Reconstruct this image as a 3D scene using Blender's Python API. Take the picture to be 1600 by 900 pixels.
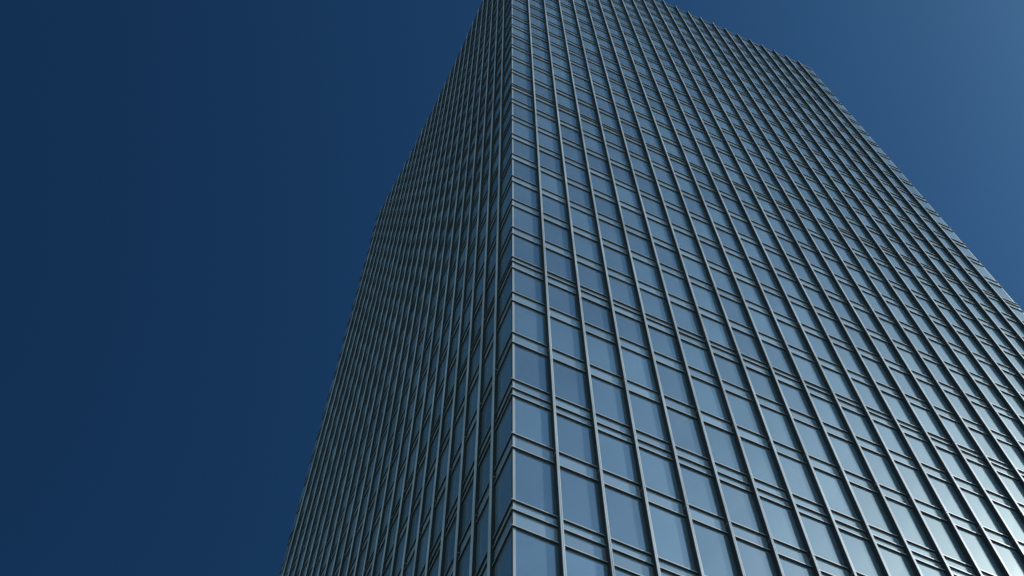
import bpy, bmesh, math, random
from mathutils import Vector, Matrix
random.seed(7)
C = bpy.context.scene
for o in list(bpy.data.objects):
    bpy.data.objects.remove(o)

# ------------------------------------------------------------------ camera
S = 1.5                                   # one facade bay in metres
CAM = Vector((-5.60171 * S, -12.50571 * S, 0.0))
R = ((0.913593, -0.406629, -0.000563), (0.378803, 0.851578, -0.362385), (0.147835, 0.330859, 0.932028))
cd = bpy.data.cameras.new("camera")
cam = bpy.data.objects.new("camera", cd)
C.collection.objects.link(cam)
m = Matrix(((R[0][0], -R[1][0], -R[2][0], CAM.x),
            (R[0][1], -R[1][1], -R[2][1], CAM.y),
            (R[0][2], -R[1][2], -R[2][2], CAM.z), (0, 0, 0, 1)))
cam.matrix_world = m
cd.sensor_width = 36
cd.lens = 36 * 2260.19 / 1600
cd.clip_start = 0.1
cd.clip_end = 6000
C.camera = cam

# ------------------------------------------------------------------ sky, sun, exposure
SUN_AZ, SUN_EL = -30.0, 48.5              # azimuth measured from +X towards +Y
w = bpy.data.worlds.new("World")
C.world = w
w.use_nodes = True
nt = w.node_tree
sky = nt.nodes.new("ShaderNodeTexSky")
sky.sky_type = 'NISHITA'
sky.sun_disc = False
sky.sun_elevation = math.radians(SUN_EL)
sky.sun_rotation = math.radians(90 - SUN_AZ)
sky.altitude = 0
sky.air_density = 1.0
sky.dust_density = 0.6
sky.ozone_density = 6.0
bg = nt.nodes['Background']
gm = nt.nodes.new("ShaderNodeGamma")
gm.inputs[1].default_value = 2.2
nt.links.new(sky.outputs[0], gm.inputs[0])
wb = nt.nodes.new("ShaderNodeMix")          # white balance of the photograph
wb.data_type = 'RGBA'
wb.blend_type = 'MULTIPLY'
wb.inputs[0].default_value = 1.0
wb.inputs[7].default_value = (0.86, 0.98, 0.53, 1)
nt.links.new(gm.outputs[0], wb.inputs[6])
nt.links.new(wb.outputs[2], bg.inputs[0])
bg.inputs[1].default_value = 0.05
sl = bpy.data.lights.new("sun", 'SUN')
sl.energy = 5.0
sl.angle = math.radians(0.5)
sl.color = (1.0, 0.97, 0.96)
so = bpy.data.objects.new("sun", sl)
C.collection.objects.link(so)
a, e = math.radians(SUN_AZ), math.radians(SUN_EL)
sd = Vector((math.cos(a) * math.cos(e), math.sin(a) * math.cos(e), math.sin(e)))
so.rotation_euler = sd.to_track_quat('Z', 'Y').to_euler()
so.location = sd * 300
C.view_settings.view_transform = 'Standard'
C.view_settings.look = 'None'
C.view_settings.gamma = 1
C.view_settings.use_curve_mapping = False
C.view_settings.exposure = -1.0

# ------------------------------------------------------------------ materials
def mat(name):
    mt = bpy.data.materials.new(name)
    mt.use_nodes = True
    return mt, mt.node_tree, mt.node_tree.nodes['Principled BSDF']

def noisy(nt, col, amt, scale, stretch=(1, 1, 1)):
    tc = nt.nodes.new("ShaderNodeTexCoord")
    mp = nt.nodes.new("ShaderNodeMapping")
    mp.inputs['Scale'].default_value = stretch
    n = nt.nodes.new("ShaderNodeTexNoise")
    n.inputs['Scale'].default_value = scale
    n.inputs['Detail'].default_value = 5
    r = nt.nodes.new("ShaderNodeValToRGB")
    r.color_ramp.elements[0].position = 0.3
    r.color_ramp.elements[1].position = 0.7
    r.color_ramp.elements[0].color = tuple(c * (1 - amt) for c in col) + (1,)
    r.color_ramp.elements[1].color = tuple(min(1, c * (1 + amt)) for c in col) + (1,)
    nt.links.new(tc.outputs['Object'], mp.inputs[0])
    nt.links.new(mp.outputs[0], n.inputs['Vector'])
    nt.links.new(n.outputs['Fac'], r.inputs[0])
    return r.outputs[0]

def metal(name, col, rough, metallic, amt=0.12):
    mt, nt, b = mat(name)
    nt.links.new(noisy(nt, col, amt, 0.6, (3, 3, 0.35)), b.inputs['Base Color'])
    b.inputs['Roughness'].default_value = rough
    b.inputs['Metallic'].default_value = metallic
    return mt

M_FIN = metal("anodised_aluminium", (0.72, 0.70, 0.71), 0.42, 0.1, 0.25)
M_BAR = metal("transom_aluminium", (0.50, 0.51, 0.52), 0.45, 0.2)
M_GASKET_SHADE = metal("gasket_and_underside_shade", (0.03, 0.033, 0.036), 0.6, 0.0)  # black gasket, also the painted-in shade of transom undersides
M_SIDE_SHADE = metal("side_shade_and_joint", (0.028, 0.034, 0.036), 0.75, 0.0)  # shade of fin and post sides put into the colour; also joint cores
M_CAP = metal("parapet_metal", (0.10, 0.11, 0.12), 0.5, 0.5)

def glass(name, dif, refl, ior, trans, tint):
    """coated curtain-wall glass: a mirror coat over tinted body glass, partly see-through"""
    mt, nt, b = mat(name)
    out = nt.nodes['Material Output']
    tc = nt.nodes.new("ShaderNodeTexCoord")
    n = nt.nodes.new("ShaderNodeTexNoise")
    n.inputs['Scale'].default_value = 0.35
    n.inputs['Detail'].default_value = 1
    bp = nt.nodes.new("ShaderNodeBump")
    bp.inputs['Strength'].default_value = 0.08
    bp.inputs['Distance'].default_value = 0.02
    nt.links.new(tc.outputs['Object'], n.inputs['Vector'])
    nt.links.new(n.outputs['Fac'], bp.inputs['Height'])
    geo = nt.nodes.new("ShaderNodeNewGeometry")      # every pane a slightly different batch of glass
    oi = nt.nodes.new("ShaderNodeObjectInfo")
    ad = nt.nodes.new("ShaderNodeMath"); ad.operation = 'ADD'
    nt.links.new(geo.outputs['Random Per Island'], ad.inputs[0])
    nt.links.new(oi.outputs['Random'], ad.inputs[1])
    fr_ = nt.nodes.new("ShaderNodeMath"); fr_.operation = 'FRACT'
    nt.links.new(ad.outputs[0], fr_.inputs[0])
    mr = nt.nodes.new("ShaderNodeMapRange")
    mr.inputs['To Min'].default_value = 0.70
    mr.inputs['To Max'].default_value = 1.12
    nt.links.new(fr_.outputs[0], mr.inputs['Value'])
    hs = nt.nodes.new("ShaderNodeHueSaturation")
    nt.links.new(noisy(nt, dif, 0.12, 0.25), hs.inputs['Color'])
    nt.links.new(mr.outputs[0], hs.inputs['Value'])
    nt.links.new(hs.outputs[0], b.inputs['Base Color'])
    b.inputs['Roughness'].default_value = 0.5
    b.inputs['Specular IOR Level'].default_value = 0.0
    tr = nt.nodes.new("ShaderNodeBsdfTransparent")
    tr.inputs[0].default_value = tint + (1,)
    m1 = nt.nodes.new("ShaderNodeMixShader")
    m1.inputs[0].default_value = trans
    nt.links.new(b.outputs[0], m1.inputs[1])
    nt.links.new(tr.outputs[0], m1.inputs[2])
    gl = nt.nodes.new("ShaderNodeBsdfGlossy")
    gl.inputs['Color'].default_value = refl + (1,)
    gl.inputs['Roughness'].default_value = 0.12
    nt.links.new(bp.outputs[0], gl.inputs['Normal'])
    fr = nt.nodes.new("ShaderNodeFresnel")
    fr.inputs['IOR'].default_value = ior
    m2 = nt.nodes.new("ShaderNodeMixShader")
    nt.links.new(fr.outputs[0], m2.inputs[0])
    nt.links.new(m1.outputs[0], m2.inputs[1])
    nt.links.new(gl.outputs[0], m2.inputs[2])
    nt.links.new(m2.outputs[0], out.inputs[0])
    return mt

M_GLASS = glass("coated_glass", (0.50, 0.70, 0.86), (1.0, 0.93, 1.0), 5.5, 0.55, (0.78, 0.88, 0.95))
M_SPAN = glass("spandrel_glass", (0.42, 0.50, 0.57), (1.0, 0.93, 1.0), 4.5, 0.0, (1, 1, 1))

def plain(name, col, rough, amt=0.1, scale=1.0):
    mt, nt, b = mat(name)
    nt.links.new(noisy(nt, col, amt, scale), b.inputs['Base Color'])
    b.inputs['Roughness'].default_value = rough
    return mt
M_SLAB = plain("ceiling_white", (0.62, 0.62, 0.60), 0.8)
M_CORE = plain("core_wall", (0.12, 0.12, 0.12), 0.8)
M_ROOF = plain("roof_gravel", (0.25, 0.25, 0.24), 0.9, 0.2, 6)
M_BLIND = plain("blind_fabric", (0.8, 0.8, 0.78), 0.8)

# ------------------------------------------------------------------ geometry helpers
class MB:
    """collects hexahedra, links them as ONE mesh object"""
    def __init__(s):
        s.v, s.f, s.mi = [], [], []
    def hexa(s, p, mi=0):
        i = len(s.v)
        s.v += [tuple(q) for q in p]
        for f in ((3, 2, 1, 0), (4, 5, 6, 7), (0, 1, 5, 4), (1, 2, 6, 5), (2, 3, 7, 6), (3, 0, 4, 7)):
            s.f.append(tuple(i + k for k in f))
            s.mi.append(mi)
    def prism(s, poly, z0, z1, mi=0, dark=()):
        i, n = len(s.v), len(poly)
        s.v += [(p[0], p[1], z0) for p in poly] + [(p[0], p[1], z1) for p in poly]
        s.f.append(tuple(i + k for k in reversed(range(n)))); s.mi.append(mi)
        s.f.append(tuple(i + n + k for k in range(n))); s.mi.append(mi)
        for k in range(n):
            k2 = (k + 1) % n
            s.f.append((i + k, i + k2, i + n + k2, i + n + k)); s.mi.append(1 if k in dark else mi)
    def build(s, name, mats, parent=None):
        me = bpy.data.meshes.new(name)
        me.from_pydata(s.v, [], s.f)
        for mt in (mats if isinstance(mats, (list, tuple)) else [mats]):
            me.materials.append(mt)
        me.polygons.foreach_set("material_index", s.mi)
        bm = bmesh.new(); bm.from_mesh(me)
        bmesh.ops.recalc_face_normals(bm, faces=bm.faces)
        bm.to_mesh(me); bm.free()
        o = bpy.data.objects.new(name, me)
        C.collection.objects.link(o)
        if parent:
            o.parent = parent
        return o

# plan of the tower: four faces, 24 bays each; u runs along a face, d is the distance out of it
NB = 24
BR, BL, WL, AL = 0.0563, 0.3626, 0.98758, -0.02998
def Rp(u, d=0.0):
    return Vector((u * S, (BR * 4 * u * (NB - u) / 576 - d) * S, 0))
def Lp(u, d=0.0):
    return Vector(((BL * 4 * u * (NB - u) / 576 + AL * u - d) * S, u * WL * S, 0))
cR, cL = Rp(NB), Lp(NB)
cB = Vector((cR.x + cL.x, cL.y, 0))
def Bp(u, d=0.0):                         # far face, from left corner to back corner
    p = cL.lerp(cB, u / NB); return p + Vector((0, d * S, 0))
def Ep(u, d=0.0):                         # right-hand hidden face, from right corner to back corner
    p = cR.lerp(cB, u / NB); return p + Vector((d * S, 0, 0))
FACES = (Rp, Lp, Bp, Ep)

GROUND = -1.6
# floor lines (top transom of each storey), in bays above the camera
Z = [24.12, 26.88, 29.56, 32.25, 34.93, 37.60, 40.16, 42.80, 45.33]
Z += [45.33 + (58.36 - 45.33) * k / 5 for k in range(1, 5)]
Z += [58.36, 61.00, 63.69, 66.18, 68.64, 71.02, 73.41, 76.31]
ROOF = 104.6
k = 11
Z += [Z[-1] + (ROOF + 0.2 - 76.31) * j / k for j in range(1, k)]
low = []
z = Z[0] - 2.72
while z > 4:
    low.append(z); z -= 2.72
NLOW = len(low)
Z = low[::-1] + Z
BOT = GROUND / S
# transoms of each storey: offsets below the floor line
def offs(i):
    k = i - NLOW
    if k == 0: return (0, 0.36, 0.95)
    if k == 2: return (0, 0.46, 0.82)
    if k in (5, 13): return (0, 0.34, 0.86)
    return (0, 0.60)
BH, BD = 0.036, 0.044                      # transom height and projection, in bays

root = bpy.data.objects.new("skyscraper", None)
C.collection.objects.link(root)
root.location = (0, 0, 0)
root['label'] = "tall square glass office tower with close vertical metal fins, rising into clear blue sky"
root['category'] = "skyscraper"

# ---- fins (mullions): one object each, broken by a hairline joint at every storey
def mullion(face, u, w, d, sgn):
    mb = MB()
    lo, hi = (u - w - 0.02, u - 0.02) if face is Rp else (u - w * 0.5, u + w * 0.5)
    top = ROOF + 0.30
    g = 0.012
    # grooved face profile
    prof = [(lo, -0.03), (lo, d - 0.012), (lo + 0.10 * w, d), (lo + 0.40 * w, d), (lo + 0.44 * w, d - 0.022),
            (lo + 0.56 * w, d - 0.022), (lo + 0.60 * w, d), (hi - 0.10 * w, d), (hi, d - 0.012), (hi, -0.03)]
    pts = [face(a_, b_) for a_, b_ in prof]
    core = [face(a_, b_) for a_, b_ in ((lo + 0.12 * w, -0.02), (lo + 0.12 * w, d - 0.03), (hi - 0.12 * w, d - 0.03), (hi - 0.12 * w, -0.02))]
    cuts = [BOT + 3.0] + [zz - 0.30 for n_, zz in enumerate(Z) if n_ % 2 == 0] + [top]
    for z0, z1 in zip(cuts, cuts[1:]):
        mb.prism(pts, (z0 + g) * S, (z1 - g) * S, 0, (0, 8))  # both flanks coloured near-black as painted shade
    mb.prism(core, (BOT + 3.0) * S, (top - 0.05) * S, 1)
    return mb.build("mullion", [M_FIN, M_SIDE_SHADE], root)
for u in range(1, NB):
    mullion(Rp, u, 0.066, 0.15, 1)
    mullion(Lp, u, 0.13, 0.095, -1)

# ---- transoms: each a ring of bars running round the tower
def ring_pts(d, n=12):
    out = []
    out += [Rp(u * NB / n, d) for u in range(0, n + 1)]
    out[0] = Rp(0, d) + Vector((-d * S, 0, 0))
    out[-1] = Rp(NB, d) + Vector((d * S, 0, 0))
    out.append(cB + Vector((d * S, d * S, 0)))
    lf = [Lp(u * NB / n, d) for u in range(0, n + 1)]
    lf[-1] = Lp(NB, d) + Vector((0, d * S, 0))
    out += lf[::-1][:-1]
    return out
def ring(mb, d_out, d_in, z0, z1, mi=0, n=12, two=False):
    A, B = ring_pts(d_out, n), ring_pts(d_in, n)
    i, L = len(mb.v), len(A)
    for P_, zz in ((A, z0), (A, z1), (B, z1), (B, z0)):
        mb.v += [(p.x, p.y, zz * S) for p in P_]
    for k in range(L):
        k2 = (k + 1) % L
        for r in range(4):
            r2 = (r + 1) % 4
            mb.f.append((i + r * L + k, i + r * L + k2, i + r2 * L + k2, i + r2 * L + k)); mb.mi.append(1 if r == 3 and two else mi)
for i, zz in enumerate(Z):
    for o_ in offs(i):
        mb = MB()
        ring(mb, BD, -0.05, zz - o_ - BH, zz - o_, two=True)  # underside faces carry painted shade, front stays aluminium
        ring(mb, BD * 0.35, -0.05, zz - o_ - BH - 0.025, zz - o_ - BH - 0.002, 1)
        mb.build("transom", [M_BAR, M_GASKET_SHADE], root)

# ---- corner posts
for cnr, dx, dy in ((Vector((0, 0, 0)), -1, -1), (cR, 1, -1), (cL, -1, 1), (cB, 1, 1)):
    mb = MB()
    a_ = 0.006 * S
    x0, x1 = sorted((cnr.x + dx * a_, cnr.x - dx * 0.05 * S))
    y0, y1 = sorted((cnr.y + dy * a_, cnr.y - dy * 0.05 * S))
    mb.prism([(x0, y0), (x1, y0), (x1, y1), (x0, y1)], (BOT + 3.0) * S, (ROOF + 0.1) * S, 0, (3,) if dx < 0 else (1,))  # one side face darkened, its shade painted in
    mb.build("corner_post", [M_BAR, M_SIDE_SHADE], root)

# ---- windows and spandrels
def pane(mb, face, u0, u1, z0, z1, jit=0.0):
    e0, e1 = u0 + 0.012, u1 - 0.012
    t = 0.03
    j = [random.uniform(-jit, jit) for _ in range(4)]
    a0, b0 = face(e0, j[0]), face(e1, j[1])
    a1, b1 = face(e0, j[2]), face(e1, j[3])
    ia, ib = face(e0, -t), face(e1, -t)
    Zl, Zh = z0 * S, z1 * S
    f = lambda p, zz: (p.x, p.y, zz)
    mb.hexa([f(a0, Zl), f(b0, Zl), f(ib, Zl), f(ia, Zl), f(a1, Zh), f(b1, Zh), f(ib, Zh), f(ia, Zh)])

def proj(p):
    q = p - CAM
    c = [sum(R[i][k] * q[k] for k in range(3)) for i in range(3)]
    return (800 + 2260.19 * c[0] / c[2], 450 + 2260.19 * c[1] / c[2]) if c[2] > 1 else None
def seen_area(face, u0, u1, z0, z1):
    P_ = []
    for u, zz in ((u0, z0), (u1, z0), (u1, z1), (u0, z1)):
        p = face(u); p.z = zz * S
        q = proj(p)
        if q is None: return 0
        P_.append(q)
    cx, cy = sum(p[0] for p in P_) / 4, sum(p[1] for p in P_) / 4
    if not (-30 < cx < 1630 and -30 < cy < 930): return 0
    return abs(sum(P_[k][0] * P_[(k + 1) % 4][1] - P_[(k + 1) % 4][0] * P_[k][1] for k in range(4))) / 2
vis, span = [], []
top = ROOF
levels = Z + [ROOF]
for i in range(len(Z)):
    of = offs(i)
    for k in range(len(of) - 1):
        za, zb = Z[i] - of[k] - BH, Z[i] - of[k + 1]
        for face in FACES:
            for u in range(NB):
                span.append((face, u, u + 1, zb - 0.005, za + 0.005))
    z_hi = (levels[i + 1] - (offs(i + 1)[-1] if i + 1 < len(Z) else 0.3) - BH)
    for face in FACES:
        for u in range(NB):
            vis.append((face, u, u + 1, Z[i] - 0.005, z_hi + 0.005))
    if i == 0:
        for face in FACES:
            for u in range(NB):
                vis.append((face, u, u + 1, BOT + 3.0, Z[0] - of[-1] - BH))
for lst, nm, mt, jit in ((vis, "window", M_GLASS, 0.005), (span, "spandrel_panel", M_SPAN, 0.0015)):
    lst.sort(key=lambda q: -seen_area(*q))
    for q in lst[:100]:
        mb = MB(); pane(mb, *q, jit); mb.build(nm, mt, root)
    mb = MB()
    for q in lst[100:]:
        pane(mb, *q, jit)
    o = mb.build(nm, mt, root)
    o['kind'] = 'stuff'

# ---- interior: slabs with pale ceilings, and the dark service core
def inset(d):
    return ring_pts(-d, 6)
poly = [(p.x, p.y) for p in inset(0.10)]
perim = [(p.x, p.y) for p in inset(0.5)]
for i, zz in enumerate(Z):
    mb = MB()
    of = offs(i)[-1]
    mb.prism(poly, (zz - of * 0.75) * S, (zz - 0.08) * S)
    mb.prism(perim, (zz - of * 0.95) * S, (zz - of * 0.75 - 0.003) * S)
    mb.build("floor_slab", M_SLAB, root)
mb = MB()
cor = [(p.x, p.y) for p in inset(2.6)]
mb.prism(cor, BOT * S, (ROOF - 0.5) * S)
mb.build("service_core", M_CORE, root)
# blinds lowered a little behind some windows
mb = MB()
for face in (Rp, Lp):
    for i in range(len(Z) - 1):
        for u in range(NB):
            k_ = i - NLOW
            if random.random() < (0.9 if k_ in (-3, -2, -1, 0) and u < 5 and face is Rp else 0.14):
                z1 = levels[i + 1] - offs(i + 1)[-1] - 0.12
                z0 = z1 - random.choice((0.3, 0.35, 0.4, 0.4, 0.45, 0.9))
                p0, p1 = face(u + 0.06, -0.09), face(u + 0.94, -0.09)
                q0, q1 = face(u + 0.06, -0.096), face(u + 0.94, -0.096)
                f = lambda p, zz: (p.x, p.y, zz * S)
                mb.hexa([f(p0, z0), f(p1, z0), f(q1, z0), f(q0, z0), f(p0, z1), f(p1, z1), f(q1, z1), f(q0, z1)])
o = mb.build("window_blind", M_BLIND, root)
o['kind'] = 'stuff'

# ---- roof and parapet, entrance storey
mb = MB()
ring(mb, 0.05, -0.5, ROOF - 0.30, ROOF + 0.16)
mb.build("parapet", M_CAP, root)
mb = MB()
mb.prism([(p.x, p.y) for p in inset(0.4)], (ROOF - 0.9) * S, (ROOF - 0.4) * S)
mb.build("roof", M_ROOF, root)
mb = MB()
ring(mb, 0.25, -0.2, BOT + 2.6, BOT + 3.0)
mb.build("canopy_band", M_CAP, root)
mb = MB()
ring(mb, -0.35, -0.40, BOT + 0.02, BOT + 2.6)
mb.build("lobby_glazing", M_GLASS, root)

# ------------------------------------------------------------------ ground
mt, nt_, b = mat("paving")
tc = nt_.nodes.new("ShaderNodeTexCoord")
br = nt_.nodes.new("ShaderNodeTexBrick")
br.inputs['Scale'].default_value = 1.0
br.inputs['Brick Width'].default_value = 0.9
br.inputs['Row Height'].default_value = 0.6
br.inputs['Mortar Size'].default_value = 0.008
br.inputs['Color1'].default_value = (0.36, 0.35, 0.33, 1)
br.inputs['Color2'].default_value = (0.31, 0.305, 0.29, 1)
br.inputs['Mortar'].default_value = (0.07, 0.07, 0.068, 1)
nt_.links.new(tc.outputs['Object'], br.inputs['Vector'])
nt_.links.new(br.outputs[0], b.inputs['Base Color'])
b.inputs['Roughness'].default_value = 0.8
mb = MB()
mb.prism([(-60, -60), (90, -60), (90, 90), (-60, 90)], GROUND - 0.3, GROUND)
g = mb.build("pavement", mt); g['kind'] = 'structure'
M_GROUND = plain("concrete_ground", (0.24, 0.235, 0.22), 0.9, 0.25, 3)
mb = MB()
mb.prism([(-3000, -3000), (3000, -3000), (3000, 3000), (-3000, 3000)], GROUND - 1.2, GROUND - 0.13)
g = mb.build("ground", M_GROUND); g['kind'] = 'structure'
